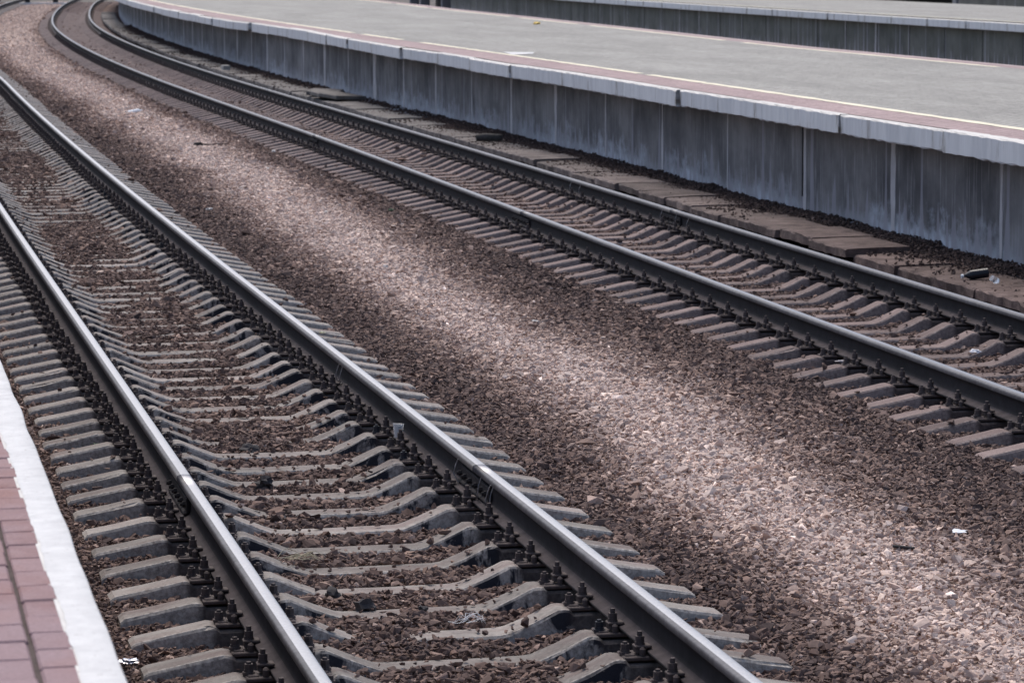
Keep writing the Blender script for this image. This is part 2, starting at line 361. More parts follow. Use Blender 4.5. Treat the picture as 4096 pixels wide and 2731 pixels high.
def joint_bars(track, ax, off, s):
    h = ax.head(s); p = ax.at(s, off)
    for sd in (-1, 1):
        bm = bmesh.new(); bx(bm, (sd * .019, 0, -.098), (.022, .80, .078), bev=.005); bx(bm, (sd * .030, 0, -.142), (.03, .80, .018), bev=.005, ry=sd * .35)
        b = link('fishplate', from_bm('fishplate', bm, M_WEB), track, (p[0], p[1], 0), (0, 0, h - math.pi / 2))
        bm = bmesh.new(); cyl(bm, (sd * .036, 0, -.10), .017, .017, .020, 6, rot=Matrix.Rotation(math.pi / 2, 4, 'Y')); cyl(bm, (sd * .050, 0, -.10), .010, .010, .016, 6, rot=Matrix.Rotation(math.pi / 2, 4, 'Y'))
        me = from_bm('bolt', bm, M_WEB)
        for y in (-.35, -.22, -.08, .08, .22, .35): link('bolt', me, b, (0, y, 0))

M_WIRE = simple('bond_wire_metal', (0.42, 0.42, 0.45), 0.5, 0.5, 0.1)
tracks = {}
for key, ax, label in (('near', NEAR, 'railway track with broad bright rails and oil stained grey sleepers beside the red paved platform'),
                       ('far', FAR, 'railway track beside the long grey platform wall with narrow dark rails and brown dusted sleepers')):
    t = bpy.data.objects.new('railway_track', None); COL.objects.link(t); t.empty_display_size = 0.3
    tag(t, label, 'railway track', 'parallel railway tracks curving away'); tracks[key] = t
    joints = {'near': {-1: [10.4], 1: [10.35, 60]}, 'far': {-1: [27.4, 42.4, 95], 1: [27.2, 51.8, 95]}}[key]
    top = M_TOP if key == 'near' else M_TOPF
    for sd in (-1, 1):
        cuts = [1.5 if key == 'near' else 5.0] + joints[sd] + [ax.L - 0.5]
        for a0, a1 in zip(cuts[:-1], cuts[1:]): link('rail', rail_mesh('rail', ax, sd * .796, a0 + .002, a1 - .002, top), t)
        for s in joints[sd][:2]:
            if s < 50: joint_bars(t, ax, sd * .796, s)
    m_s = M_SLP if key == 'near' else M_SLPF
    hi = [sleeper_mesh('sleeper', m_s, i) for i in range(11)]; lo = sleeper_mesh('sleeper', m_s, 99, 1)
    near_lim = 36 if key == 'near' else 46
    S = SLEEPER_S[key]; far_list = []
    for i, s in enumerate(S):
        if i >= 280: far_list.append(s); continue
        p = ax.at(s); h = ax.head(s) - math.pi / 2 + random.gauss(0, .006)
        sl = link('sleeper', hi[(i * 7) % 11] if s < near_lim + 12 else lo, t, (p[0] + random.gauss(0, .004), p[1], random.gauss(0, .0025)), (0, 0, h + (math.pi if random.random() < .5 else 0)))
        flip = -1 if abs(sl.rotation_euler.z - h) > 1 else 1
        for sd in (-1, 1):
            if s < near_lim:
                for nm, me in (('base_plate', ME_PLATE), ('clamp', ME_CL[1]), ('clamp', ME_CL[-1]), ('anchor_bolt', (ME_AND if (key == 'near' and sd * flip == 1 and random.random() < .5) else ME_AN)[1]), ('anchor_bolt', ME_AN[-1])):
                    link(nm, me, sl, (sd * .796, random.gauss(0, .003), random.gauss(0, .0015)), (0, 0, random.gauss(0, .02)))
            elif s < 110: link('fastening', ME_FASTLOD, sl, (sd * .796, 0, 0))
    if far_list:
        V = []; Fc = []; lv = np.array([v.co[:] for v in lo.vertices]); lf = [tuple(p.vertices) for p in lo.polygons]
        for s in far_list:
            p = ax.at(s); h = ax.head(s) - math.pi / 2; c, sn = math.cos(h), math.sin(h); b0 = len(V)
            V += [(p[0] + x * c - y * sn, p[1] + x * sn + y * c, z) for x, y, z in lv]; Fc += [tuple(b0 + q for q in f) for f in lf]
        tag(link('distant_sleepers', mesh('distant_sleepers', V, Fc, m_s), t), kind='stuff')

def wire(track, ax, off, s, pts, r=.0035):
    h = ax.head(s) - math.pi / 2; p = ax.at(s, off); V, Fc = tube(pts, r, 5)
    link('bond_wire', mesh('bond_wire', V, Fc, M_WIRE, smooth=True), track, (p[0], p[1], 0), (0, 0, h))
hang = lambda a, b, dx: [(-.040, 0, -.03), (-.050 - dx, a * .3, -.07), (-.058 - dx, a * .8, -.11), (-.050, b, -.150), (-.03, b + .05, -.153)]
for s, a, b in ((10.75, .02, -.05), (10.1, -.02, .06), (9.85, .03, .03), (9.78, -.02, .04), (15.0, .02, .03), (14.85, 0, .05)): wire(tracks['near'], NEAR, .796, s, hang(a, b, .004))
for s, a, b in ((27.5, .02, .05), (26.9, -.02, .02), (26.4, .03, .05), (31.9, 0, .04), (31.4, .02, -.03)): wire(tracks['far'], FAR, .796, s, hang(a, b, .004))

# ------------------------------------------------------------ ballast stones (scattered as instances on a point mesh)
lib = bpy.data.collections.new('stone_shapes')
for k in range(14):
    rr = random.Random(100 + k); bm = bmesh.new()
    fx, fy, fz = rr.uniform(.8, 1.25), rr.uniform(.6, .95), rr.uniform(.38, .7)
    for _ in range(rr.choice((8, 9, 10, 12))):
        v = Vector((rr.gauss(0, 1), rr.gauss(0, 1), rr.gauss(0, 1))).normalized() * rr.uniform(.8, 1.1)
        bm.verts.new((v.x * fx * .5, v.y * fy * .5, v.z * fz * .5))
    r = bmesh.ops.convex_hull(bm, input=bm.verts); bmesh.ops.delete(bm, geom=[g for g in r['geom_interior'] if isinstance(g, bmesh.types.BMVert)], context='VERTS')
    o = bpy.data.objects.new('stone_%02d' % k, from_bm('stone', bm, M_STONE)); lib.objects.link(o)
def scatter(name, P, rot, scl, tn, hu, label):
    me = bpy.data.meshes.new(name); me.vertices.add(len(P)); me.vertices.foreach_set('co', P.astype(np.float32).ravel())
    for nm, tp, d in (('rot', 'FLOAT_VECTOR', rot), ('scl', 'FLOAT_VECTOR', scl), ('tone', 'FLOAT', tn), ('hue', 'FLOAT', hu)):
        at = me.attributes.new(nm, tp, 'POINT'); at.data.foreach_set('vector' if 'V' in tp else 'value', d.astype(np.float32).ravel())
    at = me.attributes.new('pick', 'INT', 'POINT'); at.data.foreach_set('value', RNG.integers(0, 14, len(P)).astype(np.int32))
    o = link(name, me); ng = bpy.data.node_groups.new(name + '_scatter', 'GeometryNodeTree')
    ng.interface.new_socket('Geometry', in_out='INPUT', socket_type='NodeSocketGeometry'); ng.interface.new_socket('Geometry', in_out='OUTPUT', socket_type='NodeSocketGeometry')
    gi = ng.nodes.new('NodeGroupInput'); go_ = ng.nodes.new('NodeGroupOutput'); ip = ng.nodes.new('GeometryNodeInstanceOnPoints')
    ci = ng.nodes.new('GeometryNodeCollectionInfo'); ci.inputs[0].default_value = lib; ci.inputs['Separate Children'].default_value = True; ci.inputs['Reset Children'].default_value = True
    def na(nm, dt):
        x = ng.nodes.new('GeometryNodeInputNamedAttribute'); x.data_type = dt; x.inputs[0].default_value = nm; return x.outputs[0]
    e2r = ng.nodes.new('FunctionNodeEulerToRotation'); L = ng.links
    L.new(gi.outputs[0], ip.inputs['Points']); L.new(ci.outputs[0], ip.inputs['Instance']); ip.inputs['Pick Instance'].default_value = True
    L.new(na('pick', 'INT'), ip.inputs['Instance Index']); L.new(na('rot', 'FLOAT_VECTOR'), e2r.inputs[0]); L.new(e2r.outputs[0], ip.inputs['Rotation'])
    L.new(na('scl', 'FLOAT_VECTOR'), ip.inputs['Scale']); L.new(ip.outputs[0], go_.inputs[0])
    md = o.modifiers.new('scatter', 'NODES'); md.node_group = ng
    tag(o, label, kind='stuff'); return o
def inview(Q, z=-.28, mx=.26):
    v = np.c_[Q, np.full(len(Q), z - CAMH)]; w = v @ np.array(F); f = 12900.0 / 4096
    u = f * (v @ np.array(R)) / w; q = f * (v @ np.array(U)) / w
    return (w > 3) & (np.abs(u) < .5 + mx) & (q > -.333 - .16) & (q < .333 + .03)
P_ = []; R_ = []; S_ = []; T_ = []; H_ = []
for (s0, s1, dens, sz) in ((1, 14, 2300, .0325), (14, 22, 2000, .034), (22, 32, 1500, .036), (32, 48, 800, .042), (48, 75, 300, .048), (75, 100, 90, .055), (100, 150, 34, .055), (150, 196, 24, .06)):
    n_ = int((s1 - s0) * 11 * dens); S = RNG.uniform(s0, s1, n_); O = RNG.uniform(-8.6, 2.4, n_)
    q = FAR.at(S, 0); nn = np.c_[np.interp(S, FAR.S, FAR.N[:, 0]), np.interp(S, FAR.S, FAR.N[:, 1])]; q = q + nn * O[:, None]
    k = inview(q); q, S, O = q[k], S[k], O[k]; sn_, on = NEAR.so(q)
    k = on > -2.12; q, S, O, on, sn_ = q[k], S[k], O[k], on[k], sn_[k]
    z = surf(q[:, 0], q[:, 1], on, O, S); tn = tone(q[:, 0], q[:, 1], on, O, S); keep = np.ones(len(q), bool); onsl = np.zeros(len(q), bool)
    for arr, ss, oo in ((np.array(SLEEPER_S['near']), sn_, on), (np.array(SLEEPER_S['far']), S, O)):
        i = np.clip(np.searchsorted(arr, ss), 1, len(arr) - 1); u = np.minimum(np.abs(ss - arr[i]), np.abs(ss - arr[i - 1]))
        ins = (np.abs(oo) < 1.35) & (u < .10); top = sleeper_top(oo)
        buried = ins & (top < z + .004)
        exposed = ins & ~buried
        keep &= ~(exposed & (RNG.random(len(q)) < np.where(np.abs(oo) < .5, .955, .99)))
        z = np.where(exposed, top + .004, z); onsl |= exposed
        rail = np.abs(np.abs(oo) - .796) < np.where(u < .10, np.where(RNG.random(len(q)) < .12, .13, .20), .080); keep &= ~rail
    keep &= ~((O > 1.3) & (O < 1.95))
    q, z, tn, on, onsl, S = q[keep], z[keep], tn[keep], on[keep], onsl[keep], S[keep]; n_ = len(q)
    sc = sz * np.exp(RNG.normal(0, .36, n_)); sc = np.where(on < -1.3, sc * .75, sc)
    big = (np.abs(on) < .6) & (RNG.random(n_) < .05); sc = np.where(big, sc * 1.5, sc)
    P_.append(np.c_[q, z + sc * .08 + RNG.uniform(0, .012, n_)])
    tilt = np.where(onsl, .12, .34); R_.append(np.c_[RNG.normal(0, 1, n_) * tilt, RNG.normal(0, 1, n_) * tilt, RNG.uniform(0, 6.28, n_)])
    S_.append(np.c_[sc * RNG.uniform(.9, 1.3, n_), sc * RNG.uniform(.8, 1.1, n_), sc * RNG.uniform(.7, 1.1, n_)])
    T_.append(np.clip(tn + RNG.normal(0, .105, n_) + np.where(RNG.random(n_) < .03, .35, 0), 0, 1))
    H_.append(np.clip(RNG.beta(2.2, 2.6, n_) + np.where(RNG.random(n_) < .006, .5, 0) + np.where((on < -1.3), .12, 0), 0, 1))
P_ = np.vstack(P_); print('stones', len(P_))
scatter('ballast', P_, np.vstack(R_), np.vstack(S_), np.concatenate(T_), np.concatenate(H_), 'loose crushed stone ballast, pale and dusty midway between the tracks, dark brown beside the sleepers')

# ------------------------------------------------------------ platforms
def sheet(name, ax, o0, o1, s0, s1, z, m, step=1.0, n=1, z2=None):
    S = np.arange(s0, s1 + 1e-6, step); V = []; uv = []
    for s in S:
        for k in range(n + 1):
            a = o0(s) if callable(o0) else o0; b = o1(s) if callable(o1) else o1; o = a + (b - a) * k / n; p = ax.at(s, o)
            V.append((p[0], p[1], z if z2 is None else z + (z2 - z) * k / n)); uv.append((s, o))
    Fc = [(i * (n + 1) + k, i * (n + 1) + k + 1, (i + 1) * (n + 1) + k + 1, (i + 1) * (n + 1) + k) for i in range(len(S) - 1) for k in range(n)]
    if (o1(s0) if callable(o1) else o1) < (o0(s0) if callable(o0) else o0): Fc = [f[::-1] for f in Fc]
    return mesh(name, V, [f[::-1] for f in Fc][::1] if False else Fc, m, uv=uv)
def paver_mat(name, c1, c2, mortar, bw=.2, rh=.1):
    mt, n, b = mat(name, 0.85, 0.0, 0.3); v = tc(n, 'UV')
    br = N(n, 'ShaderNodeTexBrick'); br.inputs['Scale'].default_value = 1.0; br.inputs['Brick Width'].default_value = bw; br.inputs['Row Height'].default_value = rh
    br.inputs['Mortar Size'].default_value = .008; br.inputs['Mortar Smooth'].default_value = .3; br.inputs['Bias'].default_value = 0
    br.inputs['Color1'].default_value = (*c1, 1); br.inputs['Color2'].default_value = (*c2, 1); br.inputs['Mortar'].default_value = (*mortar, 1)
    n.links.new(v, br.inputs['Vector'])
    g = noise(n, mapping(n, v, (.22, .9, 1)), 1.0, 7.0, .72)
    c = mix(n, 1.0, br.outputs['Color'], ramp(n, g, [(.28, .74), (.72, 1.16)]), 'MULTIPLY')
    # short dark damp joints
    d = ramp(n, noise(n, mapping(n, v, (6, 14, 1)), 1.0, 2.0, .6), [(.57, 0.0), (.66, .6)])
    c = mix(n, d, c, tuple(x * .5 for x in c1)); n.links.new(c, b.inputs['Base Color']); return mt
M_GREYPAVE = paver_mat('grey_pavers', (.335, .325, .300), (.40, .385, .355), (.13, .125, .12))
M_REDPAVE = paver_mat('red_pavers', (.39, .29, .285), (.44, .33, .325), (.23, .17, .17))
M_YEL = simple('faded_yellow_paint', (.80, .74, .58), .8, 0, .1, 3.0)
M_CURBTOP = simple('whitewashed_kerb_top', (.68, .66, .63), .85, 0, .12, 8.0, .3)
def kerb_face():
    mt, n, b = mat('whitewashed_kerb_face', .85, 0, .25); v = tc(n, 'UV')
    g = noise(n, mapping(n, v, (12, 1.6, 1)), 1.0, 5.0, .6)
    c = mix(n, ramp(n, g, [(.3, 0.0), (.7, 1.0)]), (.56, .575, .61), (.70, .715, .75))
    st = ramp(n, noise(n, mapping(n, v, (5, .7, 1), (3, 0, 0)), 1.0, 6.0, .7), [(.57, 0.0), (.70, .7)])
    c = mix(n, st, c, (.16, .13, .11))
    j = N(n, 'ShaderNodeAttribute', attribute_type='GEOMETRY', attribute_name='joint').outputs['Fac']
    c = mix(n, mth(n, 'MULTIPLY', j, ramp(n, noise(n, mapping(n, v, (25, 6, 1)), 1.0, 3.0), [(.4, 0.0), (.6, 1.0)])), c, (.15, .12, .09))
    n.links.new(c, b.inputs['Base Color']); bump(n, b, g, .3, .006); return mt
M_KFACE = kerb_face()
def wall_mat(name, lo, hi, pale, streak, chalk):
    mt, n, b = mat(name, .9, 0, .25); v = tc(n, 'UV')
    sp = N(n, 'ShaderNodeSeparateXYZ'); n.links.new(v, sp.inputs[0]); zz = sp.outputs[1]
    g = noise(n, mapping(n, v, (.9, .9, 1)), 1.0, 5.0, .6); st = noise(n, mapping(n, v, (9, .35, 1)), 1.0, 5.0, .65); st2 = noise(n, mapping(n, v, (26, 1.1, 1), (5, 2, 0)), 1.0, 3.0, .6)
    c = mix(n, ramp(n, mth(n, 'ADD', mth(n, 'MULTIPLY', g, .86), mth(n, 'MULTIPLY', st, .14)), [(.36, 0.0), (.62, 1.0)]), lo, hi)
    c = mix(n, mth(n, 'MULTIPLY', ramp(n, st2, [(.56, 0.0), (.66, 1.0)]), streak), c, pale)
    # damp chalky bloom creeping up from the foot of the wall, and drips of pale wash
    up = mth(n, 'SUBTRACT', 1.0, mth(n, 'MULTIPLY', mth(n, 'ADD', zz, .2), 1.5), True)
    cl = mth(n, 'MULTIPLY', ramp(n, mth(n, 'ADD', mth(n, 'MULTIPLY', noise(n, mapping(n, v, (2.6, 2.4, 1), (9, 1, 0)), 1.0, 6.0, .75), .8), mth(n, 'MULTIPLY', up, .36)), [(.52, 0.0), (.70, 1.0)]), chalk)
    patch = ramp(n, noise(n, mapping(n, v, (.32, .5, 1), (4, 4, 0)), 1.0, 3.0, .6), [(.38, .12), (.60, 1.0)])
    cl = mth(n, 'MULTIPLY', cl, patch)
    dk = ramp(n, noise(n, mapping(n, v, (1.7, .9, 1), (8, 3, 0)), 1.0, 6.0, .7), [(.48, 0.0), (.68, .55)])
    c = mix(n, dk, c, tuple(x * .62 for x in lo))
    c = mix(n, cl, c, (.50, .53, .60))
    foot = ramp(n, mth(n, 'ADD', mth(n, 'MULTIPLY', noise(n, mapping(n, v, (5, 7, 1)), 1.0, 4.0), .22), zz), [(.03, .9), (.20, 0.0)])
    c = mix(n, mth(n, 'MULTIPLY', mth(n, 'MULTIPLY', foot, patch), chalk), c, (.62, .66, .74))
    # fingers of pale render washed down towards the foot
    fing = noise(n, mapping(n, v, (6.5, .12, 1), (2, 7, 0)), 1.0, 1.0, .4)
    hgt_ = mth(n, 'SUBTRACT', .62, mth(n, 'MULTIPLY', zz, .32))
    fm = ramp(n, mth(n, 'ADD', mth(n, 'SUBTRACT', fing, .5), mth(n, 'MULTIPLY', up, .22)), [(.135, 0.0), (.165, 1.0)])
    c = mix(n, mth(n, 'MULTIPLY', fm, .75), c, (.34, .33, .37))
    n.links.new(c, b.inputs['Base Color']); bump(n, b, st, .25, .01); return mt
M_WALL = wall_mat('streaked_concrete_wall', (.105, .103, .112), (.26, .25, .255), (.42, .41, .43), .5, 1.0)
M_WALL3 = wall_mat('olive_concrete_wall', (.12, .122, .112), (.19, .19, .172), (.27, .28, .28), .4, .3)
M_MORTAR = simple('pale_mortar', (.52, .50, .52), .9, 0, .15, 5.0)
M_GAP = simple('dark_joint_and_void_shade', (.03, .028, .03), .95, 0, .2, 5.0)
def paint_mat():
    mt, n, b = mat('white_paint', .8, 0, .3); v = tc(n); g = noise(n, v, 9.0, 6.0, .7); f = noise(n, v, 55.0, 4.0, .7)
    c = mix(n, ramp(n, g, [(.35, 0.0), (.65, 1.0)]), (.58, .575, .575), (.72, .715, .71))
    c = mix(n, ramp(n, f, [(.60, 0.0), (.70, .6)]), c, (.34, .32, .30)); n.links.new(c, b.inputs['Base Color']); bump(n, b, f, .5, .003); return mt
M_WPAINT = paint_mat()

def kerb_slab(ax, s0, s1, off, depth, zt, zb, seed, m_face=M_KFACE, m_top=M_CURBTOP, rough=.006, skew=0.0):
    rr = random.Random(seed); n = 26; V = []; uv = []; jt = []
    for i in range(n + 1):
        t = i / n; s = s0 + (s1 - s0) * t; o = off + skew * (t - .5); r = [rr.uniform(-1, 1) * rough for _ in range(5)]
        ring = [(o + depth, zb, 0), (o + .01, zb + r[0], 0), (o + .0, zb + .008 + r[1] * .6, 0), (o + r[2] * .4, zt - .015 + r[3] * .5, .13), (o + .018 + r[4], zt, .15), (o + .115 + r[1] * 1.6, zt, .2), (o + depth, zt - .02, .25)]
        for o_, z, _ in ring: p = ax.at(s, o_); V.append((p[0], p[1], z)); uv.append((s, z)); jt.append(max(0, 1 - min(t, 1 - t) * (s1 - s0) / .10))
    k = 7; Fc = []; mi = []
    for i in range(n):
        for q in range(k - 1): Fc.append((i * k + q, i * k + q + 1, (i + 1) * k + q + 1, (i + 1) * k + q)); mi.append((0, 0, 0, 1, 1, 1)[q])
    Fc.append(tuple(range(k))); Fc.append(tuple(n * k + q for q in range(k))[::-1]); mi += [0, 0]
    me = mesh('kerb_slab', V, Fc, [m_face, m_top], mi, uv=uv)
    a = me.attributes.new('joint', 'FLOAT', 'POINT'); a.data.foreach_set('value', jt); return me
def wall_panel(ax, s0, s1, offs, z0, z1, m, seed, thick=.14):
    rr = random.Random(seed); V = []; uv = []; g = .003; tl = rr.uniform(-.0015, .0015)
    for s, d in ((s0 + g, .002), (s0 + g + .004, 0), ((s0 + s1) / 2, 0), (s1 - g - .004, 0), (s1 - g, .002)):
        off = offs(s) if callable(offs) else offs
        for o, z in ((off + thick, z0), (off + d + tl, z0), (off + d - tl, z1), (off + thick, z1)):
            p = ax.at(s, o); V.append((p[0], p[1], z)); uv.append((s, z))
    Fc = [(i * 4 + q, i * 4 + (q + 1) % 4, (i + 1) * 4 + (q + 1) % 4, (i + 1) * 4 + q) for i in range(4) for q in range(4)] + [(3, 2, 1, 0), (16, 17, 18, 19)]
    return mesh('wall_panel', V, Fc, m, uv=uv)
def strip(ax, s, w, off, z0, z1, m, name, seed=0):
    # irregular pale run-off strip over a joint
    rr = random.Random(seed); V = []; uv = []; n = 9; a = w * .5
    for i in range(n + 1):
        z = z0 + (z1 - z0) * i / n; a = max(.02, min(w, a + rr.uniform(-.16, .16) * w)); b = a * rr.uniform(.7, 1.1)
        for q, dd in ((-b, .012), (-b, 0), (a, 0), (a, .012)): p = ax.at(s + q, off + dd); V.append((p[0], p[1], z)); uv.append((s + q, z))
    return mesh(name, V, [(4 * i + q, 4 * i + q + 1, 4 * i + q + 5, 4 * i + q + 4) for i in range(n) for q in range(3)], m, uv=uv)

# --- middle platform (platform edge slabs 3.03 m long, wall panels 3 m)
pl2 = bpy.data.objects.new('platform', None); COL.objects.link(pl2); q = FAR.at(24, 5); pl2.location = (q[0], q[1], 0)
tag(pl2, 'long curving middle platform paved grey with a whitewashed edge and a streaked grey concrete wall', 'platform')
def add(o, parent):                       # keep world placement under a moved Empty
    o.parent = parent; o.matrix_parent_inverse = Matrix.Translation(-Vector(parent.location)); return o
KOFF_S = [10, 19.9, 23.6, 25.3, 27.7, 30.7, 32.2, 34.2, 36.9, 39.7, 41.1, 43.5, 46, 49.3, 51.1, 57.1, 60.8, 69.4, 73.2, 88, 98, 110, 160]
KOFF_O = [1.97, 1.97, 1.93, 1.91, 1.90, 1.86, 1.84, 1.87, 1.87, 1.81, 1.74, 1.80, 1.80, 1.76, 1.76, 1.84, 1.93, 1.90, 1.66, 1.58, 1.62, 1.60, 1.60]
koff = lambda s: float(np.interp(s, KOFF_S, KOFF_O))
cuts = [21.95 - 3.03 * k for k in range(4, 0, -1)] + [21.95, 24.95, 27.97, 31.05, 34.1, 37.2, 40.2, 43.2, 46.1, 49.05, 52.1, 55.0, 57.8, 60.8]
while cuts[-1] < 192: cuts.append(cuts[-1] + 3.03)
for i, (a, b) in enumerate(zip(cuts[:-1], cuts[1:])):
    g = .016 if abs(a - 21.95) < .01 else .004; j = random.gauss(0, .016) if b < 100 else 0
    add(link('kerb_slab', kerb_slab(FAR, a + g, b - .004, koff((a + b) / 2) + j, .34, 1.100 + random.gauss(0, .005), .905 + random.gauss(0, .006), i, rough=.011 if b < 60 else .006, skew=koff(b) - koff(a) + random.gauss(0, .012))), pl2)
woff = lambda s: float(np.interp(s, [20, 40, 60, 120], [2.30, 2.24, 2.20, 2.20]))
j0 = 21.3; wj = [j0 + 3.0 * k for k in range(-4, 56)]
for i, (a, b) in enumerate(zip(wj[:-1], wj[1:])):
    add(link('wall_panel', wall_panel(FAR, a, b, woff, -.6, .915, M_WALL, i)), pl2)
    dark = abs(a - 27.3) < .01
    if a < 125: add(link('mortar_joint', strip(FAR, a + (-.05 if dark else 0), (.10, .13, .07, .15, .09)[i % 5] if a < 50 else .17, woff(a) - .005, -.35, .905, M_MORTAR, 'mortar_joint', i)), pl2)
    if dark: add(link('open_joint', strip(FAR, a + .03, .02, woff(a) - .008, .1, .905, M_GAP, 'open_joint', 5)), pl2)
bk = lambda s: float(np.interp(s, [0, 36.8, 46.5, 60, 74.7, 86, 92, 105, 190], [8.1, 8.39, 8.35, 8.95, 9.39, 9.52, 9.74, 9.8, 9.8]))
kin = lambda s: koff(s) + .33
yl = lambda s: float(np.interp(s, [20, 60, 75, 90, 105, 190], [2.62, 2.57, 2.5, 2.4, 2.3, 2.3]))
S2 = 186
add(link('red_paving_band', sheet('red_paving_band', FAR, lambda s: koff(s) + .11, yl, 9.9, S2, 1.104, M_REDPAVE)), pl2)
add(link('grey_paving', sheet('grey_paving', FAR, yl, lambda s: bk(s) - .42, 9.9, S2, 1.104, M_GREYPAVE, n=8)), pl2)
add(link('red_paving_band', sheet('red_paving_band', FAR, lambda s: bk(s) - .42, lambda s: bk(s) - .12, 9.9, S2, 1.104, M_REDPAVE)), pl2)
def broken_line(ax, f, w, s0, s1, z, name, seed):
    rr = random.Random(seed); V = []; uv = []; S = np.arange(s0, s1, .25); Fc = []
    for i, s in enumerate(S):
        wf = w * (.75 + .5 * rr.random())
        for o in (f(s) - wf / 2, f(s) + wf / 2): p = ax.at(s, o); V.append((p[0], p[1], z)); uv.append((s, o))
        if i and not (mnoise.noise(Vector((s * .35, seed, 0))) > .30): Fc.append((2 * i - 2, 2 * i - 1, 2 * i + 1, 2 * i))
    return mesh(name, V, Fc, M_YEL, uv=uv)
add(link('yellow_line', broken_line(FAR, lambda s: yl(s) + .05, .13, 10, 130, 1.108, 'yellow_line', 1)), pl2)
add(link('yellow_line', broken_line(FAR, lambda s: bk(s) - .49, .12, 10, 130, 1.108, 'yellow_line', 2)), pl2)
ps = [(-.12, 52.93), (.393, 52.58), (.363, 51.82), (.035, 51.38)]
add(link('white_painted_mark', mesh('white_painted_mark', [(x, y, 1.110) for x, y in ps], [(0, 1, 2, 3)], M_WPAINT)), pl2)
M_CORE = simple('platform_core', (.12, .12, .12), .95)
for nm, f, z0, z1 in (('platform_core', None, 0, 0),):
    S = np.arange(9.9, S2 + .1, 2.0); V = []; Fc = []
    for s in S:
        for o, z in ((woff(s) + .13, -.62), (woff(s) + .13, .90), (woff(s) + .34, 1.07), (bk(s) - .05, 1.07), (bk(s) - .05, -.62)): p = FAR.at(s, o); V.append((p[0], p[1], z))
    for i in range(len(S) - 1):
        for q in range(4): Fc.append((i * 5 + q, i * 5 + q + 1, (i + 1) * 5 + q + 1, (i + 1) * 5 + q))
    Fc += [(0, 1, 2, 3, 4), tuple((len(S) - 1) * 5 + q for q in range(5))[::-1]]
    add(link(nm, mesh(nm, V, Fc, M_CORE)), pl2)
M_BACK = simple('dusty_rear_kerb', (.47, .38, .375), .85, 0, .15, 3.0)
for i, s in enumerate(np.arange(9.9, 180, 3.03)):        # rear edge slabs
    sg = FAR
    V = []; uv = []
    for t in (0, 1):
        ss = s + t * 3.02
        for o, z in ((bk(ss) - .12, .92), (bk(ss) + .03, .92), (bk(ss) + .03, 1.10), (bk(ss) - .12, 1.104)): p = FAR.at(ss, o); V.append((p[0], p[1], z)); uv.append((ss, z))
    add(link('kerb_slab', mesh('kerb_slab', V, [(0, 1, 5, 4), (1, 2, 6, 5), (2, 3, 7, 6), (3, 0, 4, 7), (0, 3, 2, 1), (4, 5, 6, 7)], M_BACK, uv=uv)), pl2)

# --- third platform, farther right
pl3 = bpy.data.objects.new('platform', None); COL.objects.link(pl3); q = FAR.at(70, 20); pl3.location = (q[0], q[1], 0)
tag(pl3, 'third platform across the hidden tracks with a pale kerb and an olive grey wall', 'platform')
o3 = 17.62; S3 = 149.0
for i, s in enumerate(np.arange(40, 176, 2.7)):
    add(link('kerb_slab', kerb_slab(FAR, s + .004, s + 2.696, o3 + random.gauss(0, .012), .34, 1.100, .915, 300 + i, rough=.003)), pl3)
j3 = [63.8 + 2.6 * k for k in range(-9, 33)]
for i, (a, b) in enumerate(zip(j3[:-1], j3[1:])):
    add(link('wall_panel', wall_panel(FAR, a, b, o3 + .24, -.6, .92, M_WALL3, 500 + i)), pl3)
    add(link('open_joint', strip(FAR, a, .022, o3 + .235, -.55, .91, M_GAP, 'open_joint', i)), pl3)
    if random.random() < .5: add(link('mortar_joint', strip(FAR, a + .07, .06, o3 + .236, -.5, .91, M_MORTAR, 'mortar_joint', 60 + i)), pl3)
for s in (152.5, 164.0, 170.5):
    p = FAR.at(s, o3 + .6); bm = bmesh.new(); bx(bm, (0, 0, .15), (.5, .5, 1.5), bev=.03)
    add(link('pillar', from_bm('pillar', bm, M_WALL3), None, (p[0], p[1], 0), (0, 0, FAR.head(s))), pl3)
add(link('void_shade_sheet', sheet('void_shade_sheet', FAR, o3 + 2.4, o3 + 2.41, 145, 178, -.6, M_GAP, z2=.9)), pl3)  # near-black sheet, its colour stands in for the shade inside the recess
add(link('grey_paving', sheet('grey_paving', FAR, o3 + .33, 24.8, 40, 178, 1.104, M_GREYPAVE, step=2.0, n=3)), pl3)
add(link('yellow_line', broken_line(FAR, lambda s: o3 + .50, .10, 40, 150, 1.108, 'yellow_line', 5)), pl3)
S = np.arange(38, 146.1, 3.0); V = []; Fc = []
for s in S:
    for o, z in ((o3 + .37, -.62), (o3 + .37, 1.07), (24.8, 1.10), (24.8, -.62)): p = FAR.at(s, o); V.append((p[0], p[1], z))
for i in range(len(S) - 1):
    for q in range(3): Fc.append((i * 4 + q, i * 4 + q + 1, (i + 1) * 4 + q + 1, (i + 1) * 4 + q))
Fc += [(0, 1, 2, 3), tuple((len(S) - 1) * 4 + q for q in range(4))[::-1]]
add(link('platform_core', mesh('platform_core', V, Fc, M_CORE)), pl3)
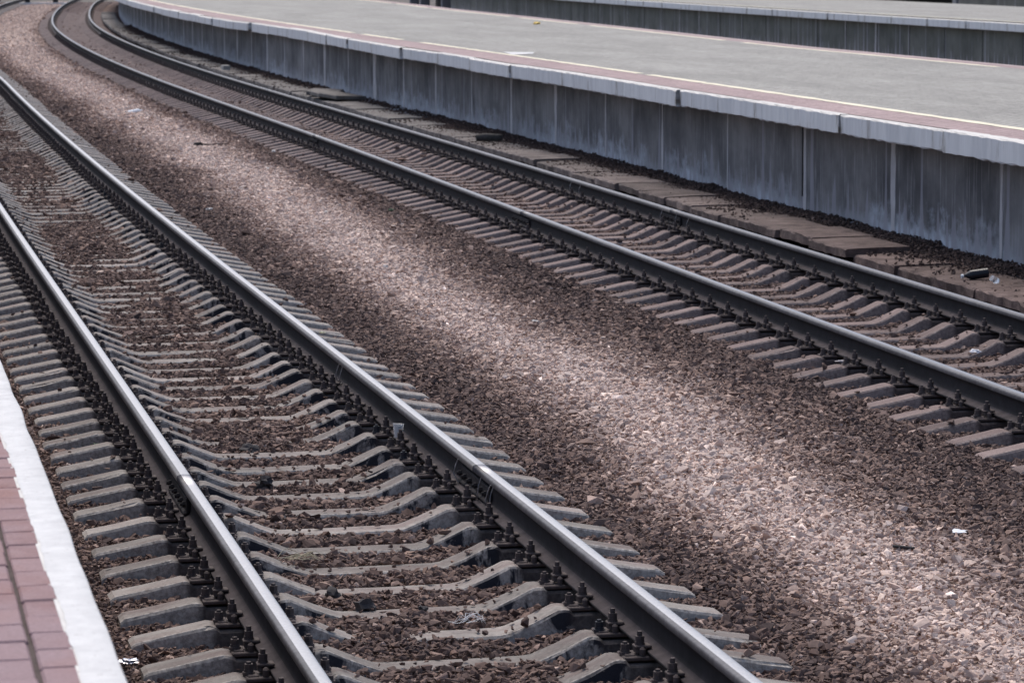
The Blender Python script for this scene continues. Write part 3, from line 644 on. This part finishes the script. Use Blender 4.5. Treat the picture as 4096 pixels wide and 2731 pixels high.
# --- fourth platform: a sliver of wall and dark openings in the top right corner
pl4 = bpy.data.objects.new('platform', None); COL.objects.link(pl4); q = FAR.at(100, 34); pl4.location = (q[0], q[1], 0)
tag(pl4, 'sliver of the farthest platform wall with a black opening along the top right edge', 'platform')
for i in range(14):
    a = 70 + i * 3.0
    if a + 3 < 112.5: add(link('wall_panel', wall_panel(FAR, a, a + 3, 33.0, -.6, 1.3, M_WALL3, 700 + i)), pl4)
add(link('void_shade_sheet', sheet('void_shade_sheet', FAR, 35.2, 35.21, 108, 160, -.6, M_GAP, z2=1.3, step=2.0)), pl4)  # shade of the opening put into the sheet's dark colour
p = FAR.at(112.6, 33.6); bm = bmesh.new(); bx(bm, (0, 0, .35), (.5, 1.2, 1.9), bev=.03); add(link('pillar', from_bm('pillar', bm, M_WALL3), None, (p[0], p[1], 0), (0, 0, FAR.head(112))), pl4)
add(link('roof_slab', sheet('roof_slab', FAR, 32.9, 38.0, 69, 160, 1.32, M_CORE, step=3.0)), pl4)

# --- near platform in the lower left corner
pl1 = bpy.data.objects.new('platform', None); COL.objects.link(pl1); q = NEAR.at(3, -2.5); pl1.location = (q[0], q[1], 1.1)
tag(pl1, 'corner of the near platform with red block paving and a thick white painted edge line', 'platform')
def brick_mat():
    mt, n, b = mat('red_paving_brick', .8, 0, .3); v = tc(n); vr = objrand(n, v); g = noise(n, vr, 9.0, 5.0, .6); f = noise(n, vr, 90.0, 3.0)
    c = mix(n, objrand(n), (.21, .105, .10), (.30, .165, .15)); c = mix(n, ramp(n, g, [(.35, 0.0), (.7, 1.0)]), c, (.30, .19, .19))
    pch = noise(n, N(n, 'ShaderNodeNewGeometry').outputs['Position'], 1.1, 3.0); c = mix(n, ramp(n, pch, [(.45, 0.0), (.62, .6)]), c, (.30, .225, .25))
    c = mix(n, 1.0, c, ramp(n, f, [(.3, .85), (.7, 1.1)]), 'MULTIPLY'); n.links.new(c, b.inputs['Base Color']); bump(n, b, f, .3, .003); return mt
M_BRICK = brick_mat(); M_SAND = simple('joint_sand', (.085, .065, .06), .95, 0, .4, 60.0)
bms = []
for k in range(4):
    bm = bmesh.new(); bx(bm, (0, 0, -.03), (.094, .1945, .06), bev=.004 + .001 * k); bms.append(from_bm('brick', bm, M_BRICK))
e1 = -2.002                                              # inner side of the kerb
for c in range(6):
    for r in range(50):
        s = -1.0 + r * .2 + (.1 if c % 2 else 0); o = e1 - .052 - c * .1 - (.006 if c else 0); p = NEAR.at(s, o)
        add(link('brick', bms[(r * 7 + c) % 4], None, (p[0] + random.gauss(0, .0012), p[1] + random.gauss(0, .002), 1.1 + random.gauss(0, .0013)), (random.gauss(0, .004), random.gauss(0, .006), NEAR.head(s) - math.pi / 2 + random.gauss(0, .006))), pl1)
add(link('joint_sand', sheet('joint_sand', NEAR, e1 - .68, e1 + .01, -1.2, 9.2, 1.090, M_SAND, step=.4)), pl1)
add(link('red_paving', sheet('red_paving', NEAR, -8.0, e1 - .62, -3, 60, 1.100, M_REDPAVE, n=4)), pl1)
add(link('red_paving', sheet('red_paving', NEAR, e1 - .62, e1, 9.15, 150, 1.100, M_REDPAVE)), pl1)
for i in range(48):
    a = 6.9 - 3.03 * 3 + i * 3.03
    S = np.linspace(a + .004, a + 3.026, 9); V = []; Fc = []
    for s in S:
        for o, z in ((-2.02, .9), (-1.925, .9), (-1.917, .91), (-1.917, 1.088), (-1.93, 1.1), (-2.02, 1.1)): p = NEAR.at(s, o); V.append((p[0], p[1], z))
    for k in range(8):
        for q in range(6): Fc.append((k * 6 + q, k * 6 + (q + 1) % 6, (k + 1) * 6 + (q + 1) % 6, (k + 1) * 6 + q))
    Fc += [tuple(range(6)), tuple(48 + q for q in range(6))[::-1]]
    add(link('kerb_slab', mesh('kerb_slab', V, Fc, M_CURBTOP)), pl1)
# thick brushed paint with a ragged inner border
V = []; Fc = []; S = np.arange(-2.0, 60, .035); rr = random.Random(3)
for s in S:
    n1 = mnoise.noise(Vector((s * 2.2, 0, 0))) * .012 + mnoise.noise(Vector((s * 9, 3, 0))) * .008 + mnoise.noise(Vector((s * 30, 7, 0))) * .004
    n2 = mnoise.noise(Vector((s * 2, 9, 0))) * .006
    for o, z in ((-2.012 + n1, 1.1015), (-2.006 + n1, 1.1035), (-1.965, 1.1040), (-1.921 + n2, 1.1036), (-1.9145 + n2, 1.096), (-1.9135, 1.05)):
        p = NEAR.at(s, o); V.append((p[0], p[1], z + (.0012 * mnoise.noise(Vector((s * 14, o * 90, 2))))))
for i in range(len(S) - 1):
    for q in range(5): Fc.append((i * 6 + q, i * 6 + q + 1, (i + 1) * 6 + q + 1, (i + 1) * 6 + q))
add(link('white_painted_line', mesh('white_painted_line', V, Fc, M_WPAINT, smooth=True)), pl1)
V = []; S = np.arange(-3, 150, 1.5); Fc = []
for s in S:
    for o, z in ((-2.14, -.62), (-2.14, .905), (-2.3, 1.06), (-8, 1.06), (-8, -.62)): p = NEAR.at(s, o); V.append((p[0], p[1], z))
for i in range(len(S) - 1):
    for q in range(4): Fc.append((i * 5 + q, i * 5 + q + 1, (i + 1) * 5 + q + 1, (i + 1) * 5 + q))
Fc += [(0, 1, 2, 3, 4)]
add(link('platform_wall', mesh('platform_wall', V, Fc, M_WALL3)), pl1)

# ------------------------------------------------------------ path of concrete cover slabs along the wall, and the dirt behind it
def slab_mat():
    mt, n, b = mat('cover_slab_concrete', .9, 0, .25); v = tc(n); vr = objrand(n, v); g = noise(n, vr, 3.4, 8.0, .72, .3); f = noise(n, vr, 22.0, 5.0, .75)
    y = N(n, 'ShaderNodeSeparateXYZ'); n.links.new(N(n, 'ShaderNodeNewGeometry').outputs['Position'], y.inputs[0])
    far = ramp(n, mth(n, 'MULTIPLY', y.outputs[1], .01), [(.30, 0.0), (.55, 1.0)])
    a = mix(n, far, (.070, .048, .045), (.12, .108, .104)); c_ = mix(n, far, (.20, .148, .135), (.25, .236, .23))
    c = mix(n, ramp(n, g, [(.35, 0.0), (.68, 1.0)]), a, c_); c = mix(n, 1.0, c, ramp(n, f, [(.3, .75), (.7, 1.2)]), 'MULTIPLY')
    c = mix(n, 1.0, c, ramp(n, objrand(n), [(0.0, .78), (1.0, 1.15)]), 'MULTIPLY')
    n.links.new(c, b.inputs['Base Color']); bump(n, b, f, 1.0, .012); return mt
M_SLAB = slab_mat()
path = bpy.data.objects.new('path', None); COL.objects.link(path); tag(path, 'narrow path of uneven concrete cover slabs squeezed between the farther rail and the platform wall', kind='structure')
s = 9.0; i = 0
while s < 150:
    L = random.uniform(1.08, 1.2); zt = -.078 + random.gauss(0, .008); o0 = 1.36 + random.gauss(0, .014); tw = random.gauss(0, .008); roll = random.gauss(0, .008); lift = 0
    if 20.2 < s < 22.6: o0 += .06; zt -= .02
    if 22.4 < s < 25.2: zt += .030; o0 -= .03
    bm = bmesh.new(); nx = 10
    rr = random.Random(900 + i); W = .64
    for k in range(nx + 1):
        y = -L / 2 + .002 + (L - .004) * k / nx
        ring = [(-W / 2 + rr.uniform(-.014, .010), -.085 + rr.uniform(-.010, .006)), (-W / 2 + rr.uniform(-.012, .010), -.012 + rr.uniform(-.01, .004)), (-W / 2 + .016 + rr.uniform(-.010, .016), rr.uniform(-.006, .001)), (0, 0.002), (W / 2, 0), (W / 2, -.085)]
        row = [bm.verts.new((x, y, z)) for x, z in ring]
        if k:
            for q in range(6): bm.faces.new((prev[q], prev[(q + 1) % 6], row[(q + 1) % 6], row[q]))
        else: bm.faces.new(row[::-1])
        prev = row
    bm.faces.new(prev)
    p = FAR.at(s + L / 2, o0 + W / 2)
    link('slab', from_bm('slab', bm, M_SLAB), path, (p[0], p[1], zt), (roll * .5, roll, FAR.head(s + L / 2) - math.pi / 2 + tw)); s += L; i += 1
for (s_, o_, r_) in ((60.5, 1.62, .05), (61.6, 1.70, -.3), (59.6, 1.72, .2)):
    bm = bmesh.new(); bx(bm, (0, 0, 0), (.62, .95, .08), bev=.012); p = FAR.at(s_ - 4.5, o_)
    link('slab', from_bm('slab', bm, M_SLAB), path, (p[0], p[1], .0), (.02, .04, FAR.head(s_) - math.pi / 2 + r_))
# dirt and rubble piled on the slabs at the foot of the wall
n_ = 42000; S = RNG.uniform(10, 120, n_); S = np.where(RNG.random(n_) < .55, RNG.uniform(14, 48, n_), S); wdt = .24 + .14 * fbm(S * .8, S * 0) * 2
o = np.array([woff(x) for x in S]) - np.where(RNG.random(n_) < .9, np.abs(RNG.normal(0, 1, n_)) * np.clip(wdt, .08, .36) * .80, RNG.uniform(0, .85, n_))
q = FAR.at(S, 0) + np.c_[np.interp(S, FAR.S, FAR.N[:, 0]), np.interp(S, FAR.S, FAR.N[:, 1])] * o[:, None]
hgt = np.clip(1 - (np.array([woff(x) for x in S]) - o) / .40, 0, 1); z = -.085 + hgt * (.035 + .08 * (fbm(S * 1.3, S * 0 + 4) + .3)) * RNG.random(n_)
sc = RNG.uniform(.022, .058, n_) * np.where(S > 60, 1.6, 1)
scatter('rubble', np.c_[q, z], np.c_[RNG.normal(0, .6, (n_, 2)), RNG.uniform(0, 6, n_)], np.c_[sc, sc, sc * .9], np.clip(.04 + RNG.normal(0, .06, n_), 0, 1), np.clip(RNG.beta(2, 3, n_) + (RNG.random(n_) < .01) * .6, 0, 1), 'dark crumbly dirt and rubble heaped along the foot of the platform wall')

# ------------------------------------------------------------ single things lying about
def crumple(name, size, m, seed, sub=2, flat=.6):
    bm = bmesh.new(); bmesh.ops.create_icosphere(bm, subdivisions=sub, radius=.5)
    for v in bm.verts:
        d = mnoise.noise(v.co * 3.1 + Vector((seed * 3.7, seed, 0))) * .9 + mnoise.noise(v.co * 8 + Vector((seed, 0, 2))) * .35
        v.co *= (1 + d); v.co.x *= size[0]; v.co.y *= size[1]; v.co.z *= size[2] * flat
    return from_bm(name, bm, m)
M_WPLAST = simple('white_plastic', (.78, .80, .83), .4, 0, .1, 20.0)
M_PAPER = simple('white_paper', (.82, .82, .85), .8, 0, .05, 20.0)
M_PINK = simple('pink_paper', (.72, .45, .48), .8, 0, .25, 60.0)
M_GREYP = simple('dirty_grey_paper', (.42, .40, .42), .8, 0, .2, 40.0)
M_DARKW = simple('charred_wood', (.03, .027, .028), .9, 0, .3, 40.0)
M_GREYW = simple('weathered_log_bark', (.075, .07, .07), .9, 0, .3, 20.0)
M_PALE = simple('pale_stone', (.55, .52, .50), .9, 0, .12, 20.0)
M_ROCK = simple('dark_rock', (.055, .050, .052), .85, 0, .35, 25.0, .4)
M_CREAM = simple('cream_card', (.72, .68, .48), .7, 0, .08, 20.0)
M_YELP = simple('yellow_wrapper_foil', (.80, .55, .10), .5, 0, .2, 30.0)
M_GRASS = simple('dry_grass', (.42, .38, .28), .9, 0, .2, 50.0)
M_GREEN = simple('dull_green_leaf', (.13, .16, .10), .8, 0, .3, 60.0)
M_CONC = simple('plain_concrete', (.34, .33, .32), .9, 0, .15, 20.0)
mt, n, b = mat('crinkled_foil', .25, .9, .5); b.inputs['Base Color'].default_value = (.7, .7, .74, 1); M_FOIL = mt
mt, n, b = mat('black_bottle_glass', .3, 0, .4); b.inputs['Base Color'].default_value = (.012, .013, .02, 1); M_BLACKG = mt
mt, n, b = mat('clear_plastic', .18, 0, .5); b.inputs['Transmission Weight'].default_value = .72; b.inputs['Base Color'].default_value = (.93, .95, .98, 1); b.inputs['IOR'].default_value = 1.2; M_CLEAR = mt
def put(name, me, P, label, cat, rot=(0, 0, 0), group=None): return tag(link(name, me, None, P, rot), label, cat, group)

# plastic cup leaning on the rail foot
bm = bmesh.new(); nseg = 20; rings = [(.0, .000), (.022, .000), (.0235, .004), (.0335, .080), (.0350, .084), (.0365, .086), (.0360, .088), (.0335, .083)]
prev = None
for r_, z_ in rings + [(.0225, .006), (.0, .004)]:
    row = [bm.verts.new((0, 0, z_))] if r_ == 0 else [bm.verts.new((r_ * math.cos(6.28318 * k / nseg), r_ * math.sin(6.28318 * k / nseg), z_)) for k in range(nseg)]
    if prev:
        for k in range(nseg):
            a, b_ = prev[k % len(prev)], prev[(k + 1) % nseg % len(prev)]; c_, d_ = row[(k + 1) % nseg % len(row)], row[k % len(row)]
            bm.faces.new([v for i2, v in enumerate((a, b_, c_, d_)) if v not in (a, b_, c_, d_)[:i2]])
    prev = row
P = NEAR.at(12.42, .708); cup = put('plastic_cup', from_bm('plastic_cup', bm, M_CLEAR, True), (P[0], P[1], -.158), 'clear plastic cup standing on the foot of the broad bright rail between two clamps', 'cup', (-.10, .06, 0))
bm = bmesh.new(); 
V = []; Fc = []
for k in range(6):
    w = math.radians(225 + k * 17)
    for r_, z_ in ((.0240, .006), (.0325, .074)): V.append((r_ * math.cos(w), r_ * math.sin(w), z_))
Fc = [(2 * k, 2 * k + 2, 2 * k + 3, 2 * k + 1) for k in range(5)]
link('white_print', mesh('white_print', [(x * 1.03, y * 1.03, z) for x, y, z in V], Fc, M_WPAINT), cup)

# crumpled white bottle between the tracks, far off
bm = bmesh.new(); cyl(bm, (0, 0, 0), .045, .042, .20, 12, rot=Matrix.Rotation(math.pi / 2, 4, 'Y')); cyl(bm, (.125, 0, 0), .040, .015, .05, 12, rot=Matrix.Rotation(math.pi / 2, 4, 'Y')); cyl(bm, (.16, 0, 0), .016, .016, .03, 10, rot=Matrix.Rotation(math.pi / 2, 4, 'Y'))
for v in bm.verts: v.co += Vector((0, 0, 1)) * mnoise.noise(v.co * 20) * .02
put('plastic_bottle', from_bm('plastic_bottle', bm, M_WPLAST), (-7.09, 60.7, -.215), 'crumpled white plastic bottle lying on pale stones between the tracks', 'bottle', (0, -.15, .25))
# blackened stick
V, Fc = tube([(0, 0, 0), (.10, .02, .01), (.14, .03, .005), (.35, .08, 0), (.52, .12, .01)], [.035, .036, .014, .012, .006], 7)
put('charred_stick', mesh('charred_stick', V, Fc, M_DARKW, smooth=True), (-4.93, 50.2, -.22), 'blackened stick with a thick head lying on the pale stones', 'stick')
V, Fc = tube([(0, 0, 0), (.12, .01, .012), (.30, .03, .004), (.40, .03, .004)], [.05, .062, .058, .05], 9)
put('log', mesh('log', V, Fc, M_GREYW, smooth=True), (-.52, 48.1, -.02), 'short dark log lying on the cover slabs at the foot of the wall', 'log')
bm = bmesh.new(); bx(bm, (0, 0, 0), (.17, .5, .13), bev=.008)
put('concrete_block', from_bm('concrete_block', bm, M_CONC), (-6.90, 78.4, -.03), 'small pale concrete block standing against the wall foot', 'block', (0, 0, .2))
put('scrap_paper', crumple('scrap_paper', (.072, .05, .05), M_PAPER, 1), (3.46, 23.9, -.24), 'bright white crumpled paper between sleepers of the track beside the grey wall', 'paper')
put('pink_wrapper', crumple('pink_wrapper', (.035, .03, .045), M_PINK, 2), (2.346, 22.885, -.25), 'small pink crumpled wrapper beside a brown sleeper end', 'wrapper')
put('grey_scrap', crumple('grey_scrap', (.07, .05, .03), M_GREYP, 3), (2.36, 22.99, -.19), 'pale grey scrap lying against a brown sleeper just above the pink wrapper', 'scrap')
put('foil_wrapper', crumple('foil_wrapper', (.085, .05, .03), M_FOIL, 4, 3), (-1.651, 13.588, -.265), 'shiny crumpled foil wrapper on the dark stones beside the near platform', 'wrapper')
put('cream_cup_lid', crumple('cream_cup_lid', (.045, .03, .022), M_CREAM, 5), (-1.479, 24.93, -.19), 'cream coloured bit of card on a sleeper end right of the broad bright rail', 'card')
put('yellow_wrapper', crumple('yellow_wrapper', (.15, .16, .10), M_YELP, 6), (.60, 72.68, 1.13), 'bright yellow crumpled wrapper lying on the grey platform paving', 'wrapper')
put('white_scrap', crumple('white_scrap', (.09, .06, .04), M_WPLAST, 7), (2.295, 16.35, -.225), 'torn white plastic scrap on the palest stones near the right edge', 'scrap')
bm = bmesh.new(); bx(bm, (0, 0, 0), (.11, .03, .012), bev=.003)
put('dark_splinter', from_bm('dark_splinter', bm, M_DARKW), (1.95, 15.861, -.215), 'flat dark splinter of wood on the pale stones in the lower right', 'splinter', (0, .1, -.05))
# litter at the wall foot
bm = bmesh.new(); ry = Matrix.Rotation(math.pi / 2, 4, 'Y'); cyl(bm, (0, 0, 0), .042, .042, .155, 14, rot=ry); cyl(bm, (-.098, 0, 0), .016, .040, .045, 14, rot=ry); cyl(bm, (-.13, 0, 0), .015, .015, .03, 10, rot=ry); cyl(bm, (-.148, 0, 0), .018, .018, .022, 10, 1, rot=ry)
put('black_bottle', from_bm('black_bottle', bm, [M_BLACKG, M_WPLAST]), (4.02, 27.6, -.03), 'black glass bottle with a white cap lying at the foot of the wall', 'bottle', (0, -.12, .1))
bm = bmesh.new(); cyl(bm, (0, 0, 0), .026, .03, .07, 12, rot=ry)
put('clear_cup', from_bm('clear_cup', bm, M_CLEAR), (4.10, 27.25, -.045), 'clear plastic cup fallen over beside the black bottle', 'cup', (0, .5, .6))
for k, (P, sz, lab) in enumerate((((-1.424, 18.301, -.275), (.11, .08, .085), 'dark angular rock on a pale sleeper left of the middle of the near track'), ((-.691, 14.79, -.28), (.095, .09, .10), 'biggest dark rock lying on a sleeper near the bottom of the near track'), ((-.86, 15.1, -.28), (.075, .07, .07), 'dark rock on the stones just left of the biggest dark rock'), ((-1.62, 19.6, -.275), (.13, .09, .07), 'broad flat dark rock between two sleepers at the left of the near track'), ((-.42, 14.68, -.275), (.045, .04, .045), 'small black rock alone on a sleeper at the bottom of the near track'))):
    put('rock', crumple('rock', sz, M_ROCK, 20 + k, 2, .8), P, lab, 'rock', (0, 0, k))
for k, (P, w, lab) in enumerate((((.191, 25.886, -.225), .065, 'large cream stone on the pale strip halfway between the tracks'), ((-3.568, 48.514, -.225), .075, 'round pale pebble close beside the brown sleepers of the farther track'), ((-3.375, 44.566, -.225), .085, 'white pebble lying below the blackened stick'), ((-2.131, 37.062, -.225), .07, 'white stone in the middle of the trodden strip beyond the green scrap'), ((-3.536, 37.706, -.235), .08, 'pale flat scrap-like stone near the ends of the near track sleepers'), ((.42, 23.4, -.22), .05, 'small white stone right of the broad rail among brown stones'), ((-1.2, 30.5, -.22), .06, 'pale stone beside the far sleeper ends, left of a brown patch'))):
    put('pale_stone', crumple('pale_stone', (w, w * .8, w * .6), M_PALE, 40 + k, 2, .8), P, lab, 'stone', (0, 0, k), 'pale stones scattered between the tracks')
put('green_scrap', crumple('green_scrap', (.07, .05, .05), M_GREEN, 61), (-1.393, 37.346, -.225), 'pale green clump on the ballast near the farther track', 'leaf')
bm = bmesh.new()
for k in range(9):
    a = k * .7; tip = Vector((math.cos(a) * .05, math.sin(a) * .04, .015 + .02 * random.random())); w = Vector((-math.sin(a), math.cos(a), .3)) * .011
    vs = [bm.verts.new(q) for q in (Vector((0, 0, .004)), tip * .5 + w + Vector((0, 0, .01)), tip, tip * .5 - w + Vector((0, 0, .01)))]; bm.faces.new(vs)
put('weed', from_bm('weed', bm, M_GREEN), (-2.529, 19.398, -.235), 'small flattened green weed growing beside a sleeper end near the platform', 'plant')
def stalks(name, n_, ln, r, m, seed, P, label, cat, flat=.02):
    V = []; Fc = []; rr = random.Random(seed)
    for k in range(n_):
        a = rr.uniform(-.5, .6); x0, y0 = rr.uniform(-.05, .05), rr.uniform(-.05, .05); c = rr.uniform(-.06, .06)
        v, f = tube([(x0 + t * ln * math.cos(a) - c * math.sin(a) * t * (1 - t) * 4, y0 + t * ln * math.sin(a) + c * t * (1 - t) * 4, .01 + flat * math.sin(t * 3.1) * rr.random() * 2) for t in (0, .25, .5, .75, 1)], [r, r, r * .9, r * .7, r * .3], 4)
        b0 = len(V); V += v; Fc += [tuple(b0 + q for q in g) for g in f]
    put(name, mesh(name, V, Fc, m), P, label, cat)
stalks('dry_grass_tuft', 11, .15, .0022, M_GRASS, 1, (-1.13, 15.87, -.265), 'tuft of dry grass stalks lying across a sleeper inside the near track', 'grass')
stalks('tangle_of_string', 12, .09, .0012, M_WPLAST, 2, (-.25, 14.33, -.265), 'tangle of thin white string on the stones inside the near track', 'string')
# pale slab with two dark posts, far away between the tracks
bm = bmesh.new(); bx(bm, (0, 0, .05), (3.0, .5, .14), bev=.01); o = from_bm('pale_slab', bm, M_WPAINT)
q = FAR.at(188, -2.45); e = bpy.data.objects.new('track_stop', None); COL.objects.link(e); e.location = (q[0], q[1], -.27); e.rotation_euler = (0, 0, -.05)
tag(e, 'pale low concrete slab with two dark posts at the far end between the tracks', 'barrier'); link('slab', o, e)
for x in (-1.05, .62):
    bm = bmesh.new(); cyl(bm, (0, 0, .38), .16, .16, .55, 10); cyl(bm, (0, 0, .70), .19, .17, .08, 10); link('post', from_bm('post', bm, M_DARKW), e, (x, 0.05, 0))
